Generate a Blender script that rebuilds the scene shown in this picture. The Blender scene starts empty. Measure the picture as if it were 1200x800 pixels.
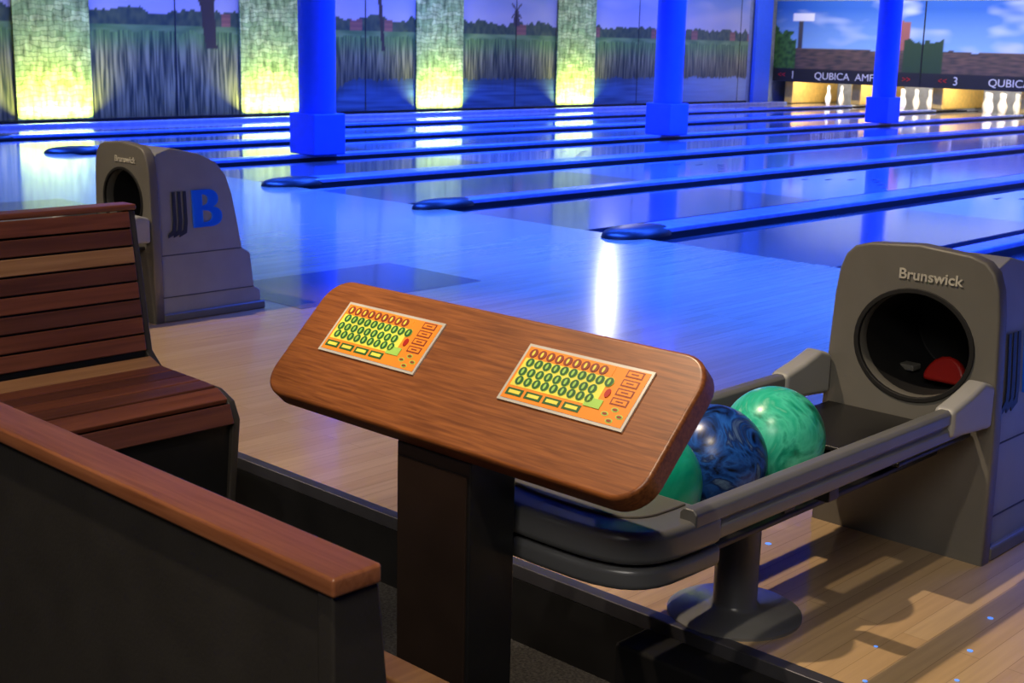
import bpy, bmesh, math, random
from mathutils import Vector, Matrix, noise
random.seed(3)
S = bpy.context.scene
C = S.collection
S.view_settings.view_transform = 'Standard'

# ---------------------------------------------------------------- materials
def nm(name):
    m = bpy.data.materials.new(name); m.use_nodes = True
    return m, m.node_tree, m.node_tree.nodes['Principled BSDF']
def mat(name, col, rough=.5, metal=0, var=.12, nscale=12, bump=0, bscale=200, coat=0, emit=None, es=0, spec=None):
    m, nt, b = nm(name)
    tc = nt.nodes.new('ShaderNodeTexCoord'); n = nt.nodes.new('ShaderNodeTexNoise')
    n.inputs['Scale'].default_value = nscale; n.inputs['Detail'].default_value = 5
    nt.links.new(tc.outputs['Object'], n.inputs['Vector'])
    r = nt.nodes.new('ShaderNodeValToRGB')
    r.color_ramp.elements[0].position = .3; r.color_ramp.elements[1].position = .7
    r.color_ramp.elements[0].color = (*[c*(1-var) for c in col], 1)
    r.color_ramp.elements[1].color = (*[min(1, c*(1+var)) for c in col], 1)
    nt.links.new(n.outputs['Fac'], r.inputs['Fac']); nt.links.new(r.outputs['Color'], b.inputs['Base Color'])
    b.inputs['Roughness'].default_value = rough; b.inputs['Metallic'].default_value = metal
    b.inputs['Coat Weight'].default_value = coat
    if spec is not None: b.inputs['Specular IOR Level'].default_value = spec
    if emit: b.inputs['Emission Color'].default_value = (*emit, 1); b.inputs['Emission Strength'].default_value = es
    if bump:
        n2 = nt.nodes.new('ShaderNodeTexNoise'); n2.inputs['Scale'].default_value = bscale
        nt.links.new(tc.outputs['Object'], n2.inputs['Vector'])
        bp = nt.nodes.new('ShaderNodeBump'); bp.inputs['Strength'].default_value = bump; bp.inputs['Distance'].default_value = .002
        nt.links.new(n2.outputs['Fac'], bp.inputs['Height']); nt.links.new(bp.outputs['Normal'], b.inputs['Normal'])
    return m
def wood(name, c1, c2, axis='X', rough=.35, coat=.3, fine=90, ratio=22):
    m, nt, b = nm(name)
    tc = nt.nodes.new('ShaderNodeTexCoord'); mp = nt.nodes.new('ShaderNodeMapping')
    sc = [fine, fine, fine]; sc['XYZ'.index(axis)] = fine/ratio
    mp.inputs['Scale'].default_value = sc
    nt.links.new(tc.outputs['Object'], mp.inputs['Vector'])
    n = nt.nodes.new('ShaderNodeTexNoise'); n.inputs['Scale'].default_value = 1; n.inputs['Detail'].default_value = 6
    n.inputs['Distortion'].default_value = .5
    nt.links.new(mp.outputs['Vector'], n.inputs['Vector'])
    r = nt.nodes.new('ShaderNodeValToRGB'); r.color_ramp.elements[0].position = .32; r.color_ramp.elements[1].position = .68
    r.color_ramp.elements[0].color = (*c1, 1); r.color_ramp.elements[1].color = (*c2, 1)
    nt.links.new(n.outputs['Fac'], r.inputs['Fac']); nt.links.new(r.outputs['Color'], b.inputs['Base Color'])
    b.inputs['Roughness'].default_value = rough; b.inputs['Coat Weight'].default_value = coat; b.inputs['Coat Roughness'].default_value = .2
    return m
def boards(name, c1, c2, w=.05, L=2.2, rough=.2, coat=.5):
    m, nt, b = nm(name)
    tc = nt.nodes.new('ShaderNodeTexCoord'); mp = nt.nodes.new('ShaderNodeMapping')
    mp.inputs['Rotation'].default_value = (0, 0, math.pi/2)
    nt.links.new(tc.outputs['Object'], mp.inputs['Vector'])
    br = nt.nodes.new('ShaderNodeTexBrick'); br.inputs['Scale'].default_value = 1
    br.inputs['Brick Width'].default_value = L; br.inputs['Row Height'].default_value = w
    br.inputs['Mortar Size'].default_value = .0007; br.inputs['Color1'].default_value = (*c1, 1); br.inputs['Color2'].default_value = (*c2, 1)
    br.inputs['Mortar'].default_value = (*[c*.65 for c in c1], 1); br.offset = .37
    nt.links.new(mp.outputs['Vector'], br.inputs['Vector'])
    mp2 = nt.nodes.new('ShaderNodeMapping'); mp2.inputs['Scale'].default_value = (60, 3, 60)
    nt.links.new(tc.outputs['Object'], mp2.inputs['Vector'])
    n = nt.nodes.new('ShaderNodeTexNoise'); n.inputs['Scale'].default_value = 1; n.inputs['Detail'].default_value = 4
    nt.links.new(mp2.outputs['Vector'], n.inputs['Vector'])
    mr = nt.nodes.new('ShaderNodeMapRange'); mr.inputs['To Min'].default_value = .78; mr.inputs['To Max'].default_value = 1.2
    nt.links.new(n.outputs['Fac'], mr.inputs['Value'])
    mx = nt.nodes.new('ShaderNodeVectorMath'); mx.operation = 'SCALE'
    nt.links.new(br.outputs['Color'], mx.inputs[0]); nt.links.new(mr.outputs['Result'], mx.inputs['Scale'])
    nt.links.new(mx.outputs['Vector'], b.inputs['Base Color'])
    b.inputs['Roughness'].default_value = rough; b.inputs['Coat Weight'].default_value = coat; b.inputs['Coat Roughness'].default_value = .08
    return m
def vcol_mat(name, rough=.6):
    m, nt, b = nm(name)
    a = nt.nodes.new('ShaderNodeVertexColor'); a.layer_name = 'Col'
    nt.links.new(a.outputs['Color'], b.inputs['Base Color']); b.inputs['Roughness'].default_value = rough
    return m
def marble(name, cols, scale=7, dist=3.0):
    m, nt, b = nm(name)
    tc = nt.nodes.new('ShaderNodeTexCoord'); n = nt.nodes.new('ShaderNodeTexNoise')
    n.inputs['Scale'].default_value = scale; n.inputs['Detail'].default_value = 6; n.inputs['Distortion'].default_value = dist
    nt.links.new(tc.outputs['Object'], n.inputs['Vector'])
    r = nt.nodes.new('ShaderNodeValToRGB'); e = r.color_ramp.elements
    e[0].color = (*cols[0][1], 1); e[1].color = (*cols[-1][1], 1)
    e[0].position = cols[0][0]; e[1].position = cols[-1][0]
    for p, c in cols[1:-1]:
        q = e.new(p); q.color = (*c, 1)
    nt.links.new(n.outputs['Fac'], r.inputs['Fac']); nt.links.new(r.outputs['Color'], b.inputs['Base Color'])
    b.inputs['Roughness'].default_value = .28; b.inputs['Coat Weight'].default_value = .0
    return m

M = {}
M['approach'] = boards('approach_boards', (.58,.39,.205), (.64,.45,.25), .055, 2.4, .18, .6)
M['darkboards'] = boards('dark_boards', (.20,.145,.11), (.23,.17,.12), .055, 2.4, .18, .5)
M['lane_head'] = boards('lane_head_boards', (.24,.18,.14), (.28,.21,.165), .027, 3, .12, .8)
M['lane'] = boards('lane_boards', (.50,.50,.58), (.54,.54,.62), .027, 3, .08, 1)
M['gutter'] = mat('gutter_plastic', (.025,.028,.05), .25)
M['divider'] = mat('divider_capping', (.26,.33,.62), .22)
M['black'] = mat('black_plastic', (.012,.012,.013), .35)
M['blackmatte'] = mat('black_laminate', (.048,.042,.036), .45, bump=.15)
M['blackrough'] = mat('black_rough_plastic', (.010,.010,.011), .8, spec=.15)
M['carpet'] = mat('carpet', (.025,.024,.024), .95, var=.9, nscale=160, bump=.6, bscale=300)
M['metal'] = mat('edge_metal', (.10,.10,.12), .4, .6)
M['hood'] = mat('hood_plastic', (.155,.150,.135), .42, var=.05, bump=.12, bscale=500)
M['hoodside'] = mat('hood_side_plastic', (.30,.31,.315), .36, .1, var=.05, bump=.1, bscale=500)
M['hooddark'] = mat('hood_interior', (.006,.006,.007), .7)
M['railm'] = mat('rail_grey', (.20,.205,.21), .30, .25, var=.05)
M['lightgrey'] = mat('moulded_grey', (.36,.365,.36), .4, var=.04)
M['mahog'] = wood('mahogany_top', (.165,.048,.013), (.33,.108,.028), 'X', .38, .2, 190, 20)
M['slatA'] = wood('slat_red_brown', (.14,.040,.022), (.25,.080,.042), 'Y', .4, .2, 60)
M['slatB'] = wood('slat_dark_brown', (.085,.027,.018), (.15,.050,.030), 'Y', .4, .2, 60)
M['slatC'] = wood('slat_tan', (.32,.15,.065), (.46,.24,.11), 'Y', .4, .2, 60)
M['capw'] = wood('rail_cap_wood', (.30,.095,.036), (.46,.165,.070), 'X', .35, .3, 110, 18)
M['blue'] = mat('blue_paint', (.05,.16,.95), .55, var=.03)
M['bluelogo'] = mat('blue_logo', (.02,.17,.85), .4, var=.02, emit=(.0,.12,.9), es=.08)
M['darklogo'] = mat('dark_logo', (.03,.035,.05), .4)
M['letter'] = mat('letter_grey', (.55,.53,.46), .5)
M['white'] = mat('white_paint', (.6,.6,.62), .4, var=.02)
M['pin'] = mat('pin_white', (.9,.9,.9), .25, var=.02)
M['red'] = mat('red_plastic', (.45,.015,.01), .4)
M['wall'] = mat('wall_paint_dark', (.06,.07,.14), .7)
M['wallw'] = mat('wall_paint_pale', (.30,.36,.50), .7)
M['ceil'] = mat('ceiling_tiles', (.03,.03,.05), .9)
M['kick'] = mat('kickback_yellow', (.80,.52,.12), .5)
M['curtain'] = mat('pit_curtain', (.42,.46,.58), .7)
M['silver'] = mat('keypad_frame', (.62,.60,.55), .35, .2)
M['orange'] = mat('keypad_orange', (.95,.30,.03), .35, var=.05)
M['kgreen'] = mat('key_green', (.02,.12,.03), .4)
M['klime'] = mat('key_lime', (.38,.68,.12), .4)
M['kyel'] = mat('key_yellow', (.90,.80,.10), .4)
M['kbrown'] = mat('key_brown', (.28,.05,.02), .4)
M['dot'] = mat('approach_marker', (.15,.35,.95), .4, emit=(.1,.3,1), es=.8)
M['mural'] = vcol_mat('mural_print', .55)

def brick_mat():
    m, nt, b = nm('pale_stone_blocks')
    tc = nt.nodes.new('ShaderNodeTexCoord'); sp = nt.nodes.new('ShaderNodeSeparateXYZ'); cb = nt.nodes.new('ShaderNodeCombineXYZ')
    nd = nt.nodes.new('ShaderNodeTexNoise'); nd.inputs['Scale'].default_value = 6
    ad = nt.nodes.new('ShaderNodeVectorMath'); ad.operation = 'MULTIPLY_ADD'; ad.inputs[1].default_value = (.14,.14,.14)
    nt.links.new(tc.outputs['Object'], nd.inputs['Vector']); nt.links.new(nd.outputs['Color'], ad.inputs[0]); nt.links.new(tc.outputs['Object'], ad.inputs[2])
    nt.links.new(ad.outputs[0], sp.inputs[0]); nt.links.new(sp.outputs['Y'], cb.inputs['X']); nt.links.new(sp.outputs['Z'], cb.inputs['Y'])
    br = nt.nodes.new('ShaderNodeTexBrick'); br.inputs['Scale'].default_value = 1; br.inputs['Brick Width'].default_value = .22
    br.inputs['Row Height'].default_value = .06; br.inputs['Mortar Size'].default_value = .010; br.inputs['Mortar Smooth'].default_value = 1
    br.inputs['Color1'].default_value = (.46,.52,.20,1); br.inputs['Color2'].default_value = (.24,.34,.11,1); br.inputs['Mortar'].default_value = (.17,.25,.08,1)
    mp = nt.nodes.new('ShaderNodeMapping'); mp.inputs['Scale'].default_value = (14, 14, 5)
    n = nt.nodes.new('ShaderNodeTexNoise'); n.inputs['Scale'].default_value = 1; n.inputs['Detail'].default_value = 6
    nt.links.new(tc.outputs['Object'], mp.inputs['Vector']); nt.links.new(mp.outputs['Vector'], n.inputs['Vector'])
    mr = nt.nodes.new('ShaderNodeMapRange'); mr.inputs['From Min'].default_value = .3; mr.inputs['From Max'].default_value = .7; mr.inputs['To Min'].default_value = .35; mr.inputs['To Max'].default_value = 1.3
    nt.links.new(n.outputs['Fac'], mr.inputs['Value'])
    vm = nt.nodes.new('ShaderNodeVectorMath'); vm.operation = 'SCALE'
    nt.links.new(cb.outputs[0], br.inputs['Vector']); nt.links.new(br.outputs['Color'], vm.inputs[0]); nt.links.new(mr.outputs['Result'], vm.inputs['Scale'])
    nt.links.new(vm.outputs[0], b.inputs['Base Color']); b.inputs['Roughness'].default_value = .8
    b.inputs['Specular IOR Level'].default_value = .2
    return m
M['brickm'] = brick_mat()

# ---------------------------------------------------------------- geometry helpers
def obj(name, bm, mats, smooth=False, bevel=0, seg=2, mtx=None):
    me = bpy.data.meshes.new(name); bm.normal_update(); bm.to_mesh(me); bm.free()
    for m in (mats if isinstance(mats, (list, tuple)) else [mats]): me.materials.append(m)
    if mtx is not None: me.transform(mtx)
    if smooth:
        for p in me.polygons: p.use_smooth = True
    o = bpy.data.objects.new(name, me); C.objects.link(o)
    if bevel:
        md = o.modifiers.new('Bevel', 'BEVEL'); md.width = bevel; md.segments = seg; md.limit_method = 'ANGLE'; md.angle_limit = math.radians(40)
        for p in me.polygons: p.use_smooth = True
        w = o.modifiers.new('WN', 'WEIGHTED_NORMAL'); w.keep_sharp = True
    return o
def box(name, x0, x1, y0, y1, z0, z1, m, bevel=0, mtx=None):
    bm = bmesh.new()
    v = [bm.verts.new((x, y, z)) for x in (x0, x1) for y in (y0, y1) for z in (z0, z1)]
    for f in ((0,1,3,2),(4,6,7,5),(0,4,5,1),(2,3,7,6),(0,2,6,4),(1,5,7,3)): bm.faces.new([v[i] for i in f])
    bmesh.ops.recalc_face_normals(bm, faces=bm.faces)
    return obj(name, bm, m, bevel=bevel, mtx=mtx)
def prism(name, pts, t, m, mtx, bevel=0, seg=2):
    bm = bmesh.new()
    a = [bm.verts.new((x, y, 0)) for x, y in pts]; b = [bm.verts.new((x, y, t)) for x, y in pts]
    bm.faces.new(a[::-1]); bm.faces.new(b); n = len(pts)
    for i in range(n): bm.faces.new((a[i], a[(i+1) % n], b[(i+1) % n], b[i]))
    bmesh.ops.recalc_face_normals(bm, faces=bm.faces)
    o = obj(name, bm, m, bevel=bevel, seg=seg, mtx=mtx)
    if mtx is not None and mtx.to_3x3().determinant() < 0:
        o.data.flip_normals()
    return o
def rrect(w, h, r, n=8):
    p = []
    for cx, cy, a0 in ((w/2-r, h/2-r, 0), (-w/2+r, h/2-r, 90), (-w/2+r, -h/2+r, 180), (w/2-r, -h/2+r, 270)):
        for i in range(n+1):
            a = math.radians(a0+90*i/n); p.append((cx+r*math.cos(a), cy+r*math.sin(a)))
    return p
def frame(o, x, y, z=None):
    x = Vector(x).normalized(); y = Vector(y).normalized(); z = x.cross(y)
    return Matrix(((x[0], y[0], z[0], o[0]), (x[1], y[1], z[1], o[1]), (x[2], y[2], z[2], o[2]), (0,0,0,1)))
def lathe(name, prof, m, loc=(0,0,0), n=32):
    bm = bmesh.new(); rings = []
    for r, z in prof:
        if r < 1e-5: rings.append([bm.verts.new((loc[0], loc[1], loc[2]+z))])
        else: rings.append([bm.verts.new((loc[0]+r*math.cos(2*math.pi*i/n), loc[1]+r*math.sin(2*math.pi*i/n), loc[2]+z)) for i in range(n)])
    for A, B in zip(rings, rings[1:]):
        for i in range(n):
            j = (i+1) % n
            if len(A) == 1 and len(B) == 1: continue
            if len(A) == 1: bm.faces.new((A[0], B[j], B[i]))
            elif len(B) == 1: bm.faces.new((A[i], A[j], B[0]))
            else: bm.faces.new((A[i], A[j], B[j], B[i]))
    bmesh.ops.recalc_face_normals(bm, faces=bm.faces)
    o = obj(name, bm, m, smooth=True)
    o.data.set_sharp_from_angle(angle=math.radians(50))
    return o
def group(name, parts, loc=(0,0,0)):
    e = bpy.data.objects.new(name, None); e.location = loc; C.objects.link(e)
    for p in parts:
        p.parent = e; p.matrix_parent_inverse = Matrix.Translation(loc).inverted()
    return e
def text(name, s, size, m, mtx, ext=.001, off=0, sx=1):
    cu = bpy.data.curves.new(name, 'FONT'); cu.body = s; cu.size = size; cu.extrude = ext; cu.align_x = 'CENTER'; cu.align_y = 'CENTER'; cu.offset = off
    o = bpy.data.objects.new(name, cu); C.objects.link(o)
    bpy.context.view_layer.update()
    me = bpy.data.meshes.new_from_object(o.evaluated_get(bpy.context.evaluated_depsgraph_get()))
    bpy.data.objects.remove(o); me.transform(Matrix.Diagonal((sx,1,1,1))); me.transform(mtx); me.materials.clear(); me.materials.append(m)
    o = bpy.data.objects.new(name, me); C.objects.link(o); return o
def grid_paint(name, u0, u1, v0, v1, du, dv, pos, colf, m):
    nu = int((u1-u0)/du); nv = int((v1-v0)/dv); vs = []; cs = []; fs = []
    for j in range(nv+1):
        for i in range(nu+1):
            u = u0+(u1-u0)*i/nu; v = v0+(v1-v0)*j/nv
            vs.append(pos(u, v)); cs.extend((*colf(u, v), 1))
    for j in range(nv):
        for i in range(nu):
            a = j*(nu+1)+i; fs.append((a, a+1, a+nu+2, a+nu+1))
    me = bpy.data.meshes.new(name); me.from_pydata(vs, [], fs)
    ca = me.color_attributes.new('Col', 'FLOAT_COLOR', 'POINT'); ca.data.foreach_set('color', cs)
    me.materials.append(m); o = bpy.data.objects.new(name, me); C.objects.link(o); return o

# ---------------------------------------------------------------- room shell
XW, XE, YS, YN, ZT = -15.7, 4.5, -3.0, 26.6, 3.5
FZ = -.18; STEP = 2.09; FOUL = 6.4
box('floor', XW, XE, YS, YN, FZ-.1, FZ, M['carpet'])
box('floor_approach', XW, XE, STEP, FOUL, FZ+.001, 0, M['approach'])
box('ceiling', XW, XE, YS, YN, ZT, ZT+.1, M['ceil'])
box('wall_left', XW-.15, XW, YS, YN, FZ, ZT, M['wallw'])
box('wall_right', XE, XE+.15, YS, YN, FZ, ZT, M['wall'])
box('wall_back', XW, XE, YN, YN+.15, FZ, ZT, M['wall'])
box('wall_front', XW, XE, YS-.15, YS, FZ, ZT, M['wall'])
box('trim_step', XW, XE, STEP-.012, STEP+.022, -.030, .004, M['metal'], .003)
box('trim_step_riser', XW, XE, STEP-.012, STEP-.002, FZ, -.030, M['black'])
box('cable_box', -1.56, -1.21, STEP-.12, STEP-.013, FZ, -.020, M['blackrough'], .008)
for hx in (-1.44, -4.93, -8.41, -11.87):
    box('floor_dark_panel', hx-.33, hx+.36, 3.50, 4.60, -.001, .0012, M['darkboards'])  # thin panel of darker boards on the approach behind each hood

# ---------------------------------------------------------------- lanes
P = 1.73; X0 = -5.10
for k in range(-5, 6):
    x = X0+P*k; wide = (k % 2 == 0); hw = .12 if wide else .07
    parts = []
    for s in (-1, 1):
        a, b = x+s*hw, x+s*(hw+.225); lo, hi = min(a, b), max(a, b); bm = bmesh.new(); rows = []
        for yy in (FOUL, 25.9):
            r = []
            for i in range(11):
                t = math.pi*i/10; r.append(bm.verts.new(((lo+hi)/2-math.cos(t)*(hi-lo)/2, yy, -.005-math.sin(t)*.075)))
            rows.append(r)
        for i in range(10): bm.faces.new((rows[0][i], rows[0][i+1], rows[1][i+1], rows[1][i]))
        parts.append(obj('gutter_'+('left' if s < 0 else 'right'), bm, M['gutter'], smooth=True))
    parts.append(box('capping', x-hw, x+hw, FOUL+.05, 24.1, -.03, .045, M['divider'], .010))
    parts.append(box('capping_foot', x-hw-.006, x+hw+.006, FOUL+.05, 24.1, -.08, .016, M['black'], .002))
    parts.append(box('base', x-hw-.22, x+hw+.22, FOUL+.001, 25.9, FZ+.01, -.085, M['black']))
    prof = [(1, 0), (.98, .3), (.9, .6), (.7, .85), (.4, .97), (0, 1)]
    c = lathe('end_cap', prof, M['black'], n=24)
    c.data.transform(Matrix.Translation((x, FOUL+.10, 0.001)) @ Matrix.Diagonal((hw+.04, .30, .060, 1)))
    parts.append(c)
    group('lane_divider', parts, (x, FOUL, 0))
box('trim_lane_edge', XW+.062, -15.15, FOUL+.001, 26.0, FZ+.001, -.02, M['gutter'])
box('divider_left_wall', -15.32, -15.18, FOUL+.05, 24.1, -.019, .045, M['divider'], .01)
for k in range(-5, 6):
    xl = X0+P*(k-1); xr = X0+P*k
    hl = .12 if (k-1) % 2 == 0 else .07; hr = .12 if k % 2 == 0 else .07
    a = xl+hl+.225; b = xr-hr-.225
    parts = [box('head', a, b, FOUL+.001, 9.2, FZ+.02, 0, M['lane_head']), box('deck', a, b, 9.2, 26.1, FZ+.02, 0, M['lane'])]
    bm = bmesh.new()
    for i in range(-3, 4):
        cx = (a+b)/2+i*.13; cy = FOUL+4.6-abs(i)*.18
        v = [bm.verts.new(q) for q in ((cx-.02, cy, .0015), (cx+.02, cy, .0015), (cx, cy+.14, .0015))]; bm.faces.new(v)
    parts.append(obj('arrows', bm, M['black']))
    group('bowling_lane', parts, ((a+b)/2, FOUL, 0))
    prof = [(0,0),(.0258,0),(.036,.019),(.049,.057),(.0605,.114),(.058,.15),(.045,.19),(.032,.22),(.0235,.254),(.0245,.28),(.030,.31),(.0325,.343),(.026,.368),(.012,.379),(0,.381)]
    bm = bmesh.new()
    for r in range(4):
        for c in range(r+1):
            o = lathe('pin', prof, M['pin'], ((a+b)/2+(c-r/2)*.305, 24.7+r*.264, .001), 14)
            bm.from_mesh(o.data); bpy.data.objects.remove(o)
    obj('bowling_pin_set', bm, M['pin'], smooth=True)
    box('pinspotter_kickback', xr-.11, xr+.11, 24.32, 26.1, 0.046, .78, M['kick'], .02)
box('pinspotter_kickback', XW+.3, XW+.50, 24.32, 26.1, 0.0, .78, M['kick'], .02)
box('wall_pit_curtain', XW+.02, XE, 26.12, 26.16, -.1, 1.6, M['curtain'])

# ---------------------------------------------------------------- masking unit (flat printed panels above the pins)
def nz(x, y, s=0): return noise.noise(Vector((x, y, s)))
def mix(a, b, t): t = max(0, min(1, t)); return tuple(p+(q-p)*t for p, q in zip(a, b))
def maskcol(x, z):
    if z < .72: return (.012, .012, .015)
    if z > 1.12+.03*nz(x*2, 0, 3):
        base = mix((.20,.38,.70), (.02,.11,.46), (z-1.1)/.8)
        cl = nz(x*.9, z*3.2, 1)*.6+nz(x*2.5, z*7, 2)*.35
        c = mix(base, (.44,.52,.72), (cl-.05)*2.2)
        if -13.25 < x < -12.6 and z < 1.72-.1*(x+13.25): c = (.28,.10,.09)
        if abs(x+15.0) < .05 and z < 1.7: c = (.05,.05,.06)
        if -15.2 < x < -14.7 and 1.66 < z < 1.82: c = (.75,.75,.8)
    else:
        c = mix((.04,.035,.035), (.13,.08,.06), .5+nz(x*5, z*30, 5))
    if x < -15.1 and z < 1.45+.15*nz(x*8, z*8, 4)-(x+15.4)*.4: c = mix((.01,.05,.01), (.06,.16,.03), .5+nz(x*15, z*15, 6))
    if -12.7 < x < -11.9 and z < 1.30+.1*nz(x*8, z*8, 4): c = (.02,.05,.02)
    return c
MY = 24.15
parts = [grid_paint('printed_panel', XW+.10, XE-.05, .45, 2.05, .035, .025, lambda u, v: (u, MY, v), maskcol, M['mural']),
         box('panel_backing', XW+.10, XE-.05, MY+.01, MY+.08, .45, 2.05, M['black'])]
for x in (-12.32, -8.86, -5.4, -1.94, 1.52):
    parts.append(box('panel_seam', x-.012, x+.012, MY-.008, MY, .45, 2.05, M['black']))
fm = lambda x, z: frame((x, MY-.012, z), (1,0,0), (0,0,1))
for n_, cx in enumerate([-15.12, -12.88, -11.60, -9.42, -8.14, -5.96, -4.68, -2.5, -1.22, .96]):
    parts.append(text('lane_number', str(n_+1), .22, M['white'], fm(cx, .58)))
    parts.append(text('lane_arrows', '>>' if n_ % 2 else '<<', .16, M['red'], fm(cx+(.28 if n_ % 2 else -.26), .58)))
for cx in (-13.95, -10.3, -7.05, -3.6):
    parts.append(text('sign_lettering', 'QUBICA  AMF', .195, M['white'], fm(cx, .58), sx=1.1))
group('masking_unit', parts, (-8, MY, 1))
box('wall_above_masks', XW+.10, XE, MY+.1, MY+.2, 2.06, ZT-.01, M['wallw'])
box('blue_wall_pilaster', XW+.065, XW+.15, MY-.75, MY-.2, -.018, ZT-.01, M['blue'], .01)

# ---------------------------------------------------------------- mural wall
def sm(a, b, x):
    t = max(0, min(1, (x-a)/(b-a))); return t*t*(3-2*t)
def muralcol(y, z):
    hz = 1.36
    skyl = hz+.06+.08*nz(y*2.2, 0, 1)+.07*nz(y*9, 0, 2)
    if z > skyl:
        cl = nz(y*.5, z*2.2, 7)*.6+nz(y*1.6, z*5, 8)*.4
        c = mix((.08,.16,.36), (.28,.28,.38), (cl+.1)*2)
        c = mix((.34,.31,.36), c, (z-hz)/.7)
    elif z > hz-.12:
        n = nz(y*14, z*10, 3)
        c = mix((.015,.035,.02), (.06,.08,.03), .5+n)
        if nz(y*3.1, 0, 12) > .2 and z < hz+.04: c = mix((.25,.09,.05), (.14,.05,.04), (z*30) % 1)
    else:
        top = 1.15+.05*nz(y*6, 0, 5); low = -.2+sm(12.0, 13.0, y)*.72
        low += .05*nz(y*3, 1, 9)+.05*nz(y*18, 1, 9)
        if z > top: c = mix((.06,.13,.03), (.16,.24,.07), .5+nz(y*3, z*12, 10))
        elif z > low:
            n = nz(y*32, z*1.6, 11)*1.0+nz(y*75, z*3, 13)*.9
            c = mix((.02,.03,.012), (.34,.30,.12), .40+n)
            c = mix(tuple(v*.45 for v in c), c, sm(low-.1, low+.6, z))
            c = mix(c, mix((.03,.07,.015), (.14,.25,.05), .5+n), sm(top-.35, top, z))
        else:
            c = mix((.015,.05,.12), (.06,.14,.26), .5+nz(y*1.5, z*26, 14))
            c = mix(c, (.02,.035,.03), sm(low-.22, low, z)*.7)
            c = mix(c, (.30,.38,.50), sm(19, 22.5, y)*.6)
    if abs(y-16.5) < .075-(z-1.4)*.12 and 1.38 < z < 1.62: c = (.04,.03,.03)
    dy, dz = y-16.5, z-1.62
    if math.hypot(dy, dz) < .17 and min(abs(dy-dz), abs(dy+dz)) < .022: c = (.06,.05,.05)
    for ty, w in ((10.55, .15), (7.2, .07), (13.6, .05)):
        if abs(y-ty+.10*(z-1)) < w*(.75+.25*nz(z*4, ty, 1)) and z > .95: c = (.03,.018,.012)
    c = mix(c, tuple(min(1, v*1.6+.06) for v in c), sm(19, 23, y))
    return c
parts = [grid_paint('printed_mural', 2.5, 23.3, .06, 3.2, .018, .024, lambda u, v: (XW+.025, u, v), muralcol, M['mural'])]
PIL = [5.0, 8.25, 11.5, 14.75, 18.0]
y = 3.5
while y < 23.3:
    if min(abs(y-q) for q in PIL) > .55: parts.append(box('mural_seam', XW+.024, XW+.029, y-.008, y+.008, .06, 3.2, M['black']))
    y += 3.25
parts.append(box('mural_base', XW+.005, XW+.06, 2.5, 23.3, 0, .055, M['black']))
group('landscape_mural', parts, (XW, 11, 0))
for y in PIL:
    box('stone_pilaster', XW+.030, XW+.058, y-.5, y+.5, .06, 3.2, M['brickm'])
    box('uplight_fixture', XW+.10, XW+.22, y-.4, y+.4, -.019, .03, M['black'], .005)

# ---------------------------------------------------------------- blue pillars
for y in (8.1, 13.6, 19.05):
    x = X0-3*P
    parts = [lathe('shaft', [(.0, 0), (.175, 0), (.175, ZT-.43), (0, ZT-.43)], M['blue'], (x, y, .42), 40),
             box('plinth', x-.19, x+.19, y-.19, y+.19, .046, .43, M['blue'], .012)]
    group('round_column', parts, (x, y, 0))

# ---------------------------------------------------------------- ball return
def ellipse(cx, cy, rx, ry, n=40): return [(cx+rx*math.cos(2*math.pi*i/n), cy+ry*math.sin(2*math.pi*i/n)) for i in range(n)]
def plate_with_hole(name, outer, inner, t, m, mtx, bevel=0):
    cu = bpy.data.curves.new(name, 'CURVE'); cu.dimensions = '2D'; cu.fill_mode = 'BOTH'; cu.extrude = t/2; cu.bevel_depth = bevel; cu.bevel_resolution = 2
    for pts in (outer, inner):
        sp = cu.splines.new('POLY'); sp.points.add(len(pts)-1); sp.use_cyclic_u = True
        for p, q in zip(sp.points, pts): p.co = (q[0], q[1], 0, 1)
    o = bpy.data.objects.new(name, cu); C.objects.link(o); bpy.context.view_layer.update()
    me = bpy.data.meshes.new_from_object(o.evaluated_get(bpy.context.evaluated_depsgraph_get()))
    bpy.data.objects.remove(o); me.transform(mtx); me.materials.clear(); me.materials.append(m)
    o = bpy.data.objects.new(name, me); C.objects.link(o); return o
YZ = lambda x: Matrix(((0,0,1,x),(1,0,0,0),(0,1,0,0),(0,0,0,1)))
XZ = lambda y: Matrix(((1,0,0,0),(0,0,1,y),(0,1,0,0),(0,0,0,1)))
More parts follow.
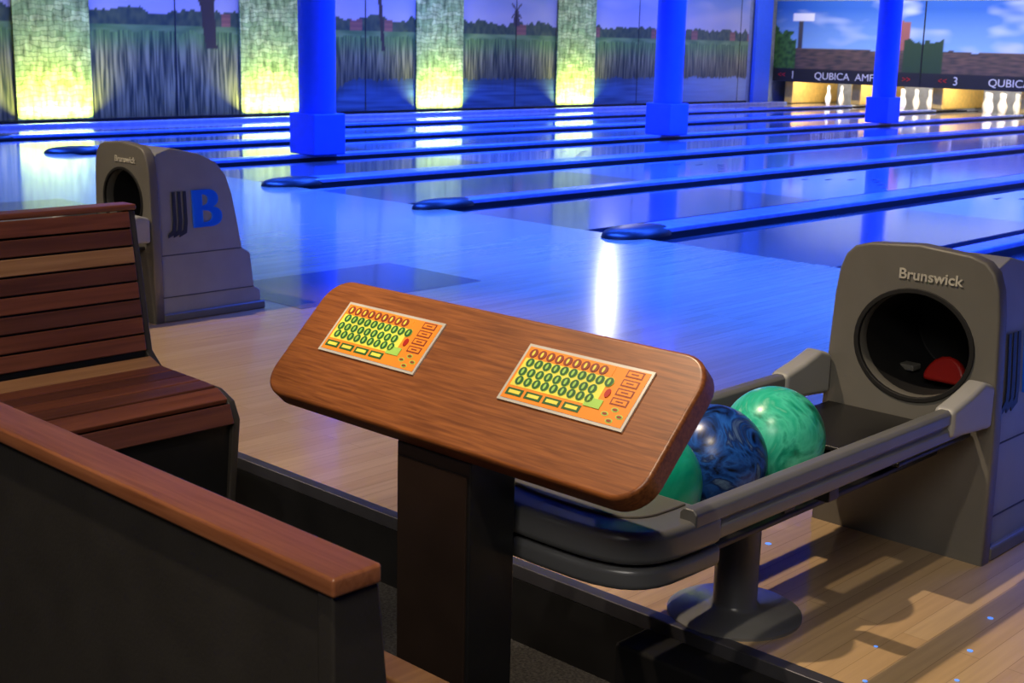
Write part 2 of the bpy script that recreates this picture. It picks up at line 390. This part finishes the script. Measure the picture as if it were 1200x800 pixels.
def ball_return(rx0, rack_y0=1.60):
    parts = []
    cx = rx0+.015
    hw = .215; yf = 2.87; oz = .485; ox = .006
    prof = [(yf+.02,0),(yf+.02,.60),(yf+.05,.68),(yf+.12,.70),(3.12,.672),(3.20,.635),(3.245,.58),(3.27,.50),(3.29,.38),(3.305,.27),(3.345,.245),(3.355,.10),(3.385,.08),(3.385,0)]
    bm = bmesh.new(); L = []; R = []
    for (yy, zz) in prof:
        w = hw-.05*(zz/.7)
        L.append(bm.verts.new((cx-w, yy, zz))); R.append(bm.verts.new((cx+w, yy, zz)))
    n = len(prof); bm.faces.new(L); bm.faces.new(R[::-1])
    for i in range(n): bm.faces.new((L[i], R[i], R[(i+1) % n], L[(i+1) % n]))
    bmesh.ops.recalc_face_normals(bm, faces=bm.faces)
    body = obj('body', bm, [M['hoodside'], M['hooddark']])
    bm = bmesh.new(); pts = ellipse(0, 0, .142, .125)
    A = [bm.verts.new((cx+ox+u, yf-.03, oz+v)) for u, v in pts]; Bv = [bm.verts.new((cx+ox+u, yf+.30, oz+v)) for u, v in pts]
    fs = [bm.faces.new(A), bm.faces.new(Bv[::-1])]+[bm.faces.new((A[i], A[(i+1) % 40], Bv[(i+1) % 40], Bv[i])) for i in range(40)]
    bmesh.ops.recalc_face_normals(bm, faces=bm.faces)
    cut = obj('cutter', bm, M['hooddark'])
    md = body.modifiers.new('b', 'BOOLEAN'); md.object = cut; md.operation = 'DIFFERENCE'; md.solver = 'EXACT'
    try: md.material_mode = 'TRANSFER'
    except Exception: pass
    bpy.context.view_layer.update()
    me = bpy.data.meshes.new_from_object(body.evaluated_get(bpy.context.evaluated_depsgraph_get()))
    body.modifiers.clear(); body.data = me; bpy.data.objects.remove(cut)
    md = body.modifiers.new('Bevel', 'BEVEL'); md.width = .018; md.segments = 3; md.limit_method = 'ANGLE'; md.angle_limit = math.radians(50)
    for p in me.polygons: p.use_smooth = True
    body.modifiers.new('WN', 'WEIGHTED_NORMAL')
    parts.append(body)
    outer = [(-hw-.004, 0), (hw+.004, 0), (hw+.0, .3), (hw-.014, .58), (hw-.022, .64), (hw-.035, .675), (hw-.055, .695), (hw-.09, .706), (0, .716), (-hw+.09, .706), (-hw+.055, .695), (-hw+.035, .675), (-hw+.022, .64), (-hw+.014, .58), (-hw+.0, .3)]
    parts.append(plate_with_hole('front_bezel', outer, ellipse(ox, oz, .146, .129), .03, M['hood'], frame((cx, yf+.012, 0), (1,0,0), (0,0,1)), .006))
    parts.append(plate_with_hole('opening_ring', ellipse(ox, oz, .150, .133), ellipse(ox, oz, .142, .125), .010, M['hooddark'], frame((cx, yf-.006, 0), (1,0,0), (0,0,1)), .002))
    parts.append(text('lettering', 'Brunswick', .034, M['letter'], frame((cx+.035, yf-.011, .650), (1,0,0), (0,0,1)), off=.0006, sx=1.1))
    # red bumper (rounded pad) inside the opening
    pad = [(.055+.055*math.cos(math.pi*i/10), .065*math.sin(math.pi*i/10)) for i in range(11)]
    parts.append(prism('red_bumper', pad, .03, M['red'], frame((cx-.025, yf+.14, .372), (1,0,0), (0,.3,1)), .010, 3))
    parts.append(box('lift_bracket', cx-.115, cx-.06, yf+.14, yf+.18, .385, .400, M['hood'], .003))
    parts.append(box('base_skirt', cx-hw-.012, cx+hw+.012, yf+.03, 3.40, 0, .035, M['hood'], .008))
    for zz, yb in ((.27, 3.30), (.10, 3.35)):
        w_ = hw-.05*(zz/.7)+.002
        parts.append(box('side_groove', cx-w_, cx+w_, yf+.04, yb, zz-.0015, zz+.0015, M['darklogo']))
    f = lambda y, z: frame((cx+hw-.05*(z/.7)+.003, y, z), (0,1,0), (-.0712,0,1))
    for dy_ in (-.012, -.006, 0, .006, .012):
        parts.append(text('logo_letter', 'B', .225, M['bluelogo'], f(3.135+dy_, .44), ext=.003, sx=1.12))
    for i in range(3):
        y_ = 2.985+i*.026
        st = [(-.007,.085),(.007,.085),(.007,-.04),(.0,-.085),(-.035,-.10),(-.035,-.088),(-.014,-.07),(-.009,-.03)]
        parts.append(prism('logo_stripe', st, .003, M['darklogo'], f(y_, .44)))
    # rack
    cx = rx0
    y0, y1 = rack_y0, yf-.012
    for s, nme in ((1, 'right'), (-1, 'left')):
        rx = cx+s*.207
        pr = [(-.014,.336),(.012,.336),(.017,.345),(.017,.362),(.011,.366),(.011,.372),(.018,.376),(.018,.398),(.010,.406),(-.010,.406),(-.018,.398),(-.018,.345)]
        parts.append(prism('rail_'+nme, [(rx+s*a, b) for a, b in pr], y1-.10-(y0+.14), M['railm'], XZ(y0+.14), .003))
        pp = [(y1-.20,.345),(y1,.33),(y1,.43),(y1-.05,.445),(y1-.12,.425),(y1-.20,.408)]
        parts.append(prism('bracket_'+nme, pp, .05, M['lightgrey'], YZ(rx-.025), .012, 3))
    parts.append(box('tray', cx-.11, cx+.11, y0+.16, y1, .240, .254, M['black'], .004))
    for s in (-1, 1):
        parts.append(box('ball_track', cx+s*.06-.010, cx+s*.06+.010, y0+.16, y1, .254, .270, M['black'], .003))
        for yy in (2.23,):
            parts.append(box('cross_arm', min(cx+s*.095, cx+s*.2), max(cx+s*.095, cx+s*.2), yy-.02, yy+.02, .3, .335, M['black'], .004))
            parts.append(box('cross_arm_post', cx+s*.10-.006, cx+s*.10+.006, yy-.02, yy+.02, .25, .335, M['black'], .002))
    parts.append(box('hood_tray', cx-.185, cx+.185, y1-.34, y1, .300, .312, M['black'], .004))
    def dshape(w, ext, yb, n=18):
        p = [(cx-w, yb), ]
        for i in range(n+1):
            t = math.pi+math.pi*i/n
            c_, s_ = math.cos(t), math.sin(t)
            p.append((cx+w*math.copysign(abs(c_)**.6, c_), y0+.16+ext*(-abs(s_)**.6)))
        p.append((cx+w, yb)); return p
    parts.append(prism('end_cap_lower', dshape(.212, .162, y0+.24), .040, M['railm'], Matrix.Translation((0,0,.280)), .012, 3))
    parts.append(prism('end_cap_groove', dshape(.200, .150, y0+.2), .012, M['black'], Matrix.Translation((0,0,.318)), 0))
    parts.append(prism('end_cap_upper', dshape(.226, .175, y0+.22), .056, M['railm'], Matrix.Translation((0,0,.330)), .014, 3))
    parts.append(prism('end_cap_pad', dshape(.16, .11, y0+.2), .006, M['hood'], Matrix.Translation((0,0,.384)), .003, 2))
    for i in range(5):
        parts.append(box('vent', cx-.15, cx-.02, y0+.12+i*.015, y0+.126+i*.015, .389, .3915, M['black']))
    parts.append(lathe('leg', [(0,0),(.14,0),(.14,.006),(.13,.012),(.055,.018),(.046,.03),(.046,.242),(0,.242)], M['railm'], (cx-.01, 2.23, 0), 40))
    return group('ball_return', parts, (cx, 2.5, 0))
for hx in (-1.44, -4.93, -8.41, -11.87): ball_return(hx)

# balls
G1 = marble('ball_green', [(.28,(.01,.14,.09)),(.38,(.01,.38,.24)),(.48,(.08,.70,.48)),(.60,(.02,.52,.33)),(.75,(.40,.85,.65))], 7, 2.5)
G2 = marble('ball_blue', [(.34,(.004,.006,.012)),(.44,(.010,.060,.30)),(.52,(.02,.12,.52)),(.60,(.008,.03,.16)),(.8,(.2,.35,.6))], 9, 3.5)
G3 = marble('ball_teal', [(.28,(.0,.18,.12)),(.45,(.0,.48,.30)),(.55,(.03,.65,.45)),(.75,(.08,.50,.38))], 4, 1.5)
def ball(cx, cy, m, rot):
    bm = bmesh.new(); bmesh.ops.create_uvsphere(bm, u_segments=64, v_segments=40, radius=.108)
    o = obj('bowling_ball', bm, m, smooth=True); o.location = (cx, cy, .3605); o.rotation_euler = rot; return o
ball(-1.45, 2.335, G1, (.3,.2,1)); ball(-1.45, 2.118, G2, (1,.5,2)); ball(-1.45, 1.901, G3, (0,1,.4))

# ---------------------------------------------------------------- scoring table
s2 = math.sqrt(.5)
B = frame((-1.541, 1.511, .616), (1,0,0), (0,s2,s2))
parts = [prism('top_board', rrect(.885, .262, .055), .042, M['mahog'], B @ Matrix.Translation((0,0,-.042)), .007, 3)]
ped = [(1.450,FZ+.012),(1.557,FZ+.012),(1.557,.601),(1.450,.494)]
parts.append(prism('pedestal', ped, .178, M['black'], YZ(-1.634), .004))
parts.append(box('pedestal_face', -1.628, -1.462, 1.446, 1.451, FZ+.015, .47, mat('pedestal_dark_laminate', (.028,.018,.014), .35), .001))
parts.append(prism('mounting_plate', rrect(.42, .16, .01), .006, M['black'], B @ Matrix.Translation((0, .0, -.049)), .001))
parts.append(box('foot_plate', -1.72, -1.37, 1.34, 1.66, FZ, FZ+.012, M['black'], .004))
def keypad(u0, u1, v0, v1):
    w, h = u1-u0, v1-v0; bm = bmesh.new()
    mats = [M['silver'], M['orange'], M['kgreen'], M['klime'], M['kyel'], M['kbrown'], M['red']]
    def add(pts, z0, z1, mi):
        a = [bm.verts.new((x, y, z0)) for x, y in pts]; b = [bm.verts.new((x, y, z1)) for x, y in pts]; n = len(pts)
        f = [bm.faces.new(b)]+[bm.faces.new((a[i], a[(i+1) % n], b[(i+1) % n], b[i])) for i in range(n)]
        for q in f: q.material_index = mi
    R = lambda cx, cy, a, b: [(cx-a, cy-b), (cx+a, cy-b), (cx+a, cy+b), (cx-a, cy+b)]
    add(R(w/2, h/2, w/2, h/2), 0, .003, 0)
    add(R(w/2, h/2, w/2-.005, h/2-.005), .003, .0036, 1)
    add(R(.098, .066, .088, .037), .0036, .0040, 4)
    rows = [(.093, 9, 5), (.075, 10, 2), (.057, 9, 2), (.040, 9, 2)]
    for ri, (cy, n, mi) in enumerate(rows):
        if ri == 0: add(R(.098, cy, .088, .010), .0040, .0042, 1)
        for i in range(n):
            cx = .020+i*.0183+(.004 if ri % 2 else 0)
            add(ellipse(cx, cy, .0086, .0088, 12), .0040, .0046, 5 if ri == 0 else 3)
            add(ellipse(cx, cy, .0078, .0082, 12), .0046, .0050, 5 if ri == 0 else 2)
            add(ellipse(cx, cy, .0024, .0052, 10), .0050, .0053, 4 if ri == 0 else 3)
    for i in range(4):
        add(R(.028+i*.040, .018, .017, .0065), .0036, .0042, 2)
        add(R(.028+i*.040, .018, .012, .003), .0042, .0045, 4)
    add(R(.182, .034, .016, .008), .0036, .0050, 3)
    add(ellipse(.197, .056, .005, .008, 16), .0036, .0050, 6)
    for j in range(4):
        add(R(.226, .097-j*.017, .016, .0065), .0036, .0040, 5)
        add(R(.226, .097-j*.017, .0135, .0042), .0040, .0043, 1)
        add(R(.226, .097-j*.017, .007, .0012), .0043, .0045, 5)
    for (dx, dy) in ((0, .010), (0, -.010), (.014, 0), (-.014, 0)):
        add(ellipse(.226+dx, .022+dy, .007, .004, 10), .0036, .0040, 3)
        add(ellipse(.226+dx, .022+dy, .005, .0025, 10), .0040, .0043, 5)
    bmesh.ops.recalc_face_normals(bm, faces=bm.faces)
    return obj('keypad', bm, mats, mtx=B @ Matrix.Translation((u0, v0, 0)))
parts.append(keypad(-.357, -.100, -.026, .084)); parts.append(keypad(.100, .357, -.026, .084))
group('scoring_table', parts, (-1.55, 1.5, FZ))

# ---------------------------------------------------------------- benches
parts = []
bx0, bx1 = -3.25, -.935
parts.append(box('back_panel', bx0, bx1-.036, .762, .790, FZ, .636, M['blackmatte'], .003))
parts.append(box('top_cap', bx0, bx1, .750, .812, .636, .657, M['capw'], .004))
ep = [(.756,FZ),(.875,FZ),(.850,.3),(.815,.634),(.756,.634)]
parts.append(prism('end_panel', ep, .026, M['blackmatte'], YZ(bx1-.034), .004))
pr = [(.80,FZ),(1.14,FZ),(1.19,.21),(1.20,.255),(.86,.262),(.81,.62),(.80,.62)]
for xx in (bx0, -2.1, bx1-.06):
    parts.append(prism('end_bracket', pr, .022, M['blackmatte'], YZ(xx), .003))
for i in range(6):
    parts.append(box('seat_slat', bx0, bx1-.04, .865+i*.0585, .865+i*.0585+.053, .256, .275, [M['slatA'], M['slatB'], M['slatC']][(0,1,0,2,0,2)[i]], .004))
parts.append(box('front_slat', bx0, bx1-.04, 1.192, 1.212, .20, .25, M['slatA'], .004))
for i in range(7):
    z = .30+i*.046; parts.append(box('back_slat', bx0, bx1-.04, .822-.003*i, .838-.003*i, z, z+.041, M['slatA'], .004))
group('slatted_bench', parts, (-2.1, 1, FZ))
parts = []
by0, by1 = 1.235, 1.885
prof = [(-3.235,.69),(-3.21,.69),(-3.145,.315),(-3.10,.278),(-2.82,.272),(-2.765,.250),(-2.742,.205),(-2.79,FZ),(-3.16,FZ),(-3.26,.66)]
for yy in (by0, by1-.002):
    parts.append(prism('end_panel', prof, .022, M['blackmatte'], XZ(yy), .004))
fr = [(-3.15,FZ),(-2.80,FZ),(-2.758,.19),(-2.775,.235),(-3.14,.262),(-3.20,.6),(-3.235,.68),(-3.25,.66)]
parts.append(prism('shell', fr, by1-by0-.024, M['black'], XZ(by0+.022), 0))
seq = ['slatA','slatB','slatC','slatB','slatA','slatB','slatA','slatA','slatC']
d = Vector((.065, 0, -.375)); Ld = d.length; d.normalize()
nrm = Vector((-d.z, 0, d.x))
for i in range(8):
    o_ = Vector((-3.212, 0, .688))+d*(i*Ld/8)
    mtx = Matrix(((d.x,0,nrm.x,o_.x),(0,1,0,0),(d.z,0,nrm.z,o_.z),(0,0,0,1)))
    parts.append(box('back_slat', .002, Ld/8-.003, by0+.022, by1-.002, -.006, .010, M[seq[i]], .003, mtx))
parts.append(box('top_slat', -3.265, -3.20, by0, by1+.02, .69, .706, M['slatA'], .005))
sx = [(-3.125,.296,-3.076,.279),(-3.07,.279,-3.013,.277),(-3.007,.277,-2.948,.276),(-2.942,.276,-2.883,.275),(-2.877,.275,-2.818,.272),(-2.812,.271,-2.768,.249),(-2.763,.244,-2.745,.195)]
for i, (xa, za, xb, zb) in enumerate(sx):
    dd = Vector((xb-xa, 0, zb-za)); l = dd.length; dd.normalize(); nn = Vector((-dd.z, 0, dd.x))
    mtx = Matrix(((dd.x,0,nn.x,xa),(0,1,0,0),(dd.z,0,nn.z,za),(0,0,0,1)))
    parts.append(box('seat_slat', 0, l, by0+.022, by1-.002, -.006, .010, M[['slatC','slatA','slatB','slatA','slatB','slatA','slatB'][i]], .003, mtx))
group('slatted_bench', parts, (-3, 1.5, FZ))

# approach marker dots near the ball return
bm = bmesh.new()
for (x, y) in [(-.98,2.28),(-1.02,2.42),(-.90,2.42),(-1.06,2.60),(-.84,2.58),(-1.16,2.30),(-.70,2.74),(-.95,2.74),(-1.10,2.15),(-.86,2.2),(-1.62,2.62),(-1.72,2.45)]:
    r_ = random.uniform(.004, .008)
    v = [bm.verts.new((x+r_*math.cos(a*math.pi/5), y+r_*math.sin(a*math.pi/5), .0012)) for a in range(10)]
    bm.faces.new(v)
obj('approach_marker_dots', bm, M['dot'])

# ---------------------------------------------------------------- lights
def area(name, loc, target, sx, sy, e, col, spread=None):
    l = bpy.data.lights.new(name, 'AREA'); l.shape = 'RECTANGLE'; l.size = sx; l.size_y = sy; l.energy = e; l.color = col
    if spread: l.spread = math.radians(spread)
    o = bpy.data.objects.new(name, l); C.objects.link(o); o.location = loc
    o.rotation_euler = (Vector(target)-Vector(loc)).to_track_quat('-Z', 'Y').to_euler(); return o
def spot(name, loc, target, e, ang, col, r=.05, blend=.5):
    l = bpy.data.lights.new(name, 'SPOT'); l.energy = e; l.spot_size = math.radians(ang); l.spot_blend = blend; l.color = col; l.shadow_soft_size = r
    o = bpy.data.objects.new(name, l); C.objects.link(o); o.location = loc
    o.rotation_euler = (Vector(target)-Vector(loc)).to_track_quat('-Z', 'Y').to_euler(); return o
BL = (.018, .095, 1)
area('blue_light_approach', (-6.5, 5.6, 3.4), (-6.5, 5.6, 0), 16, .6, 1250, BL, 85)
area('blue_light_lanes_near', (-7, 9.5, 3.4), (-7, 9.5, 0), 16, 1, 1700, BL, 130)
area('blue_light_lanes_mid', (-7, 14, 3.4), (-7, 14, 0), 16, 1, 1700, BL, 140)
area('blue_light_lanes_far', (-7, 19.5, 3.4), (-7, 19.5, 0), 16, 1, 1300, BL, 140)
area('mask_wash', (-8, 22.6, 3.3), (-8, 24.15, 1.2), 14, .2, 200, (1, .95, .9), 95)
area('mural_wash', (-14.2, 13, 3.4), (XW, 13, 1.3), 20, .2, 85, (.95, .95, .95), 100)
area('pit_light', (-5.7, 24.36, .66), (-5.7, 25.0, .1), 19, .12, 330, (1, .92, .76))
for y in PIL:
    area('wall_uplight', (XW+.16, y, .04), (XW+.07, y, .6), .9, .06, 58, (.90, 1, .22), 120)
spot('lane_lamp', (-12.3, 15.0, 2.5), (-4.2, 4.7, 0), 60, 26, (.85, .85, 1), .06)
spot('warm_spot_table', (-.6, .2, 3.2), (-1.5, 1.5, .6), 135, 40, (1, .84, .62))
spot('warm_spot_bench', (-2.2, .2, 3.3), (-3.0, 1.7, .2), 130, 50, (1, .84, .66))
spot('warm_spot_approach', (-2.6, 1.3, 3.4), (-1.1, 2.45, 0), 330, 38, (1, .78, .54), .04, .4)
spot('warm_spot_approach_left', (-5.2, 1.3, 3.4), (-4.0, 2.6, 0), 370, 48, (1, .78, .54), .05, .5)
area('seating_fill', (.6, -1.6, 3.3), (-1.4, 1.5, .3), 1.6, 1.2, 70, (1, .92, .82))  # soft fill added behind the camera to brighten rack front and bench back

w = bpy.data.worlds.new('world'); S.world = w; w.use_nodes = True
w.node_tree.nodes['Background'].inputs[0].default_value = (.05, .07, .16, 1); w.node_tree.nodes['Background'].inputs[1].default_value = .3

# ---------------------------------------------------------------- camera
p, yaw, r = math.radians(12.7), math.radians(43.4), .024
F0 = Vector((-math.sin(yaw), math.cos(yaw), 0)); fwd = F0*math.cos(p)+Vector((0,0,-math.sin(p)))
R0 = Vector((math.cos(yaw), math.sin(yaw), 0)); U0 = R0.cross(fwd)
Rt = (R0+r*U0).normalized(); Up = (U0-r*R0).normalized()
cam = bpy.data.cameras.new('camera'); co = bpy.data.objects.new('camera', cam); C.objects.link(co)
cam.sensor_width = 36; cam.lens = 1570/1200*36; cam.clip_start = .05
cam.dof.use_dof = True; cam.dof.focus_distance = 2.6; cam.dof.aperture_fstop = 16
m4 = Matrix(((Rt.x, Up.x, -fwd.x, 0), (Rt.y, Up.y, -fwd.y, 0), (Rt.z, Up.z, -fwd.z, 1.16), (0,0,0,1)))
co.matrix_world = m4
S.camera = co
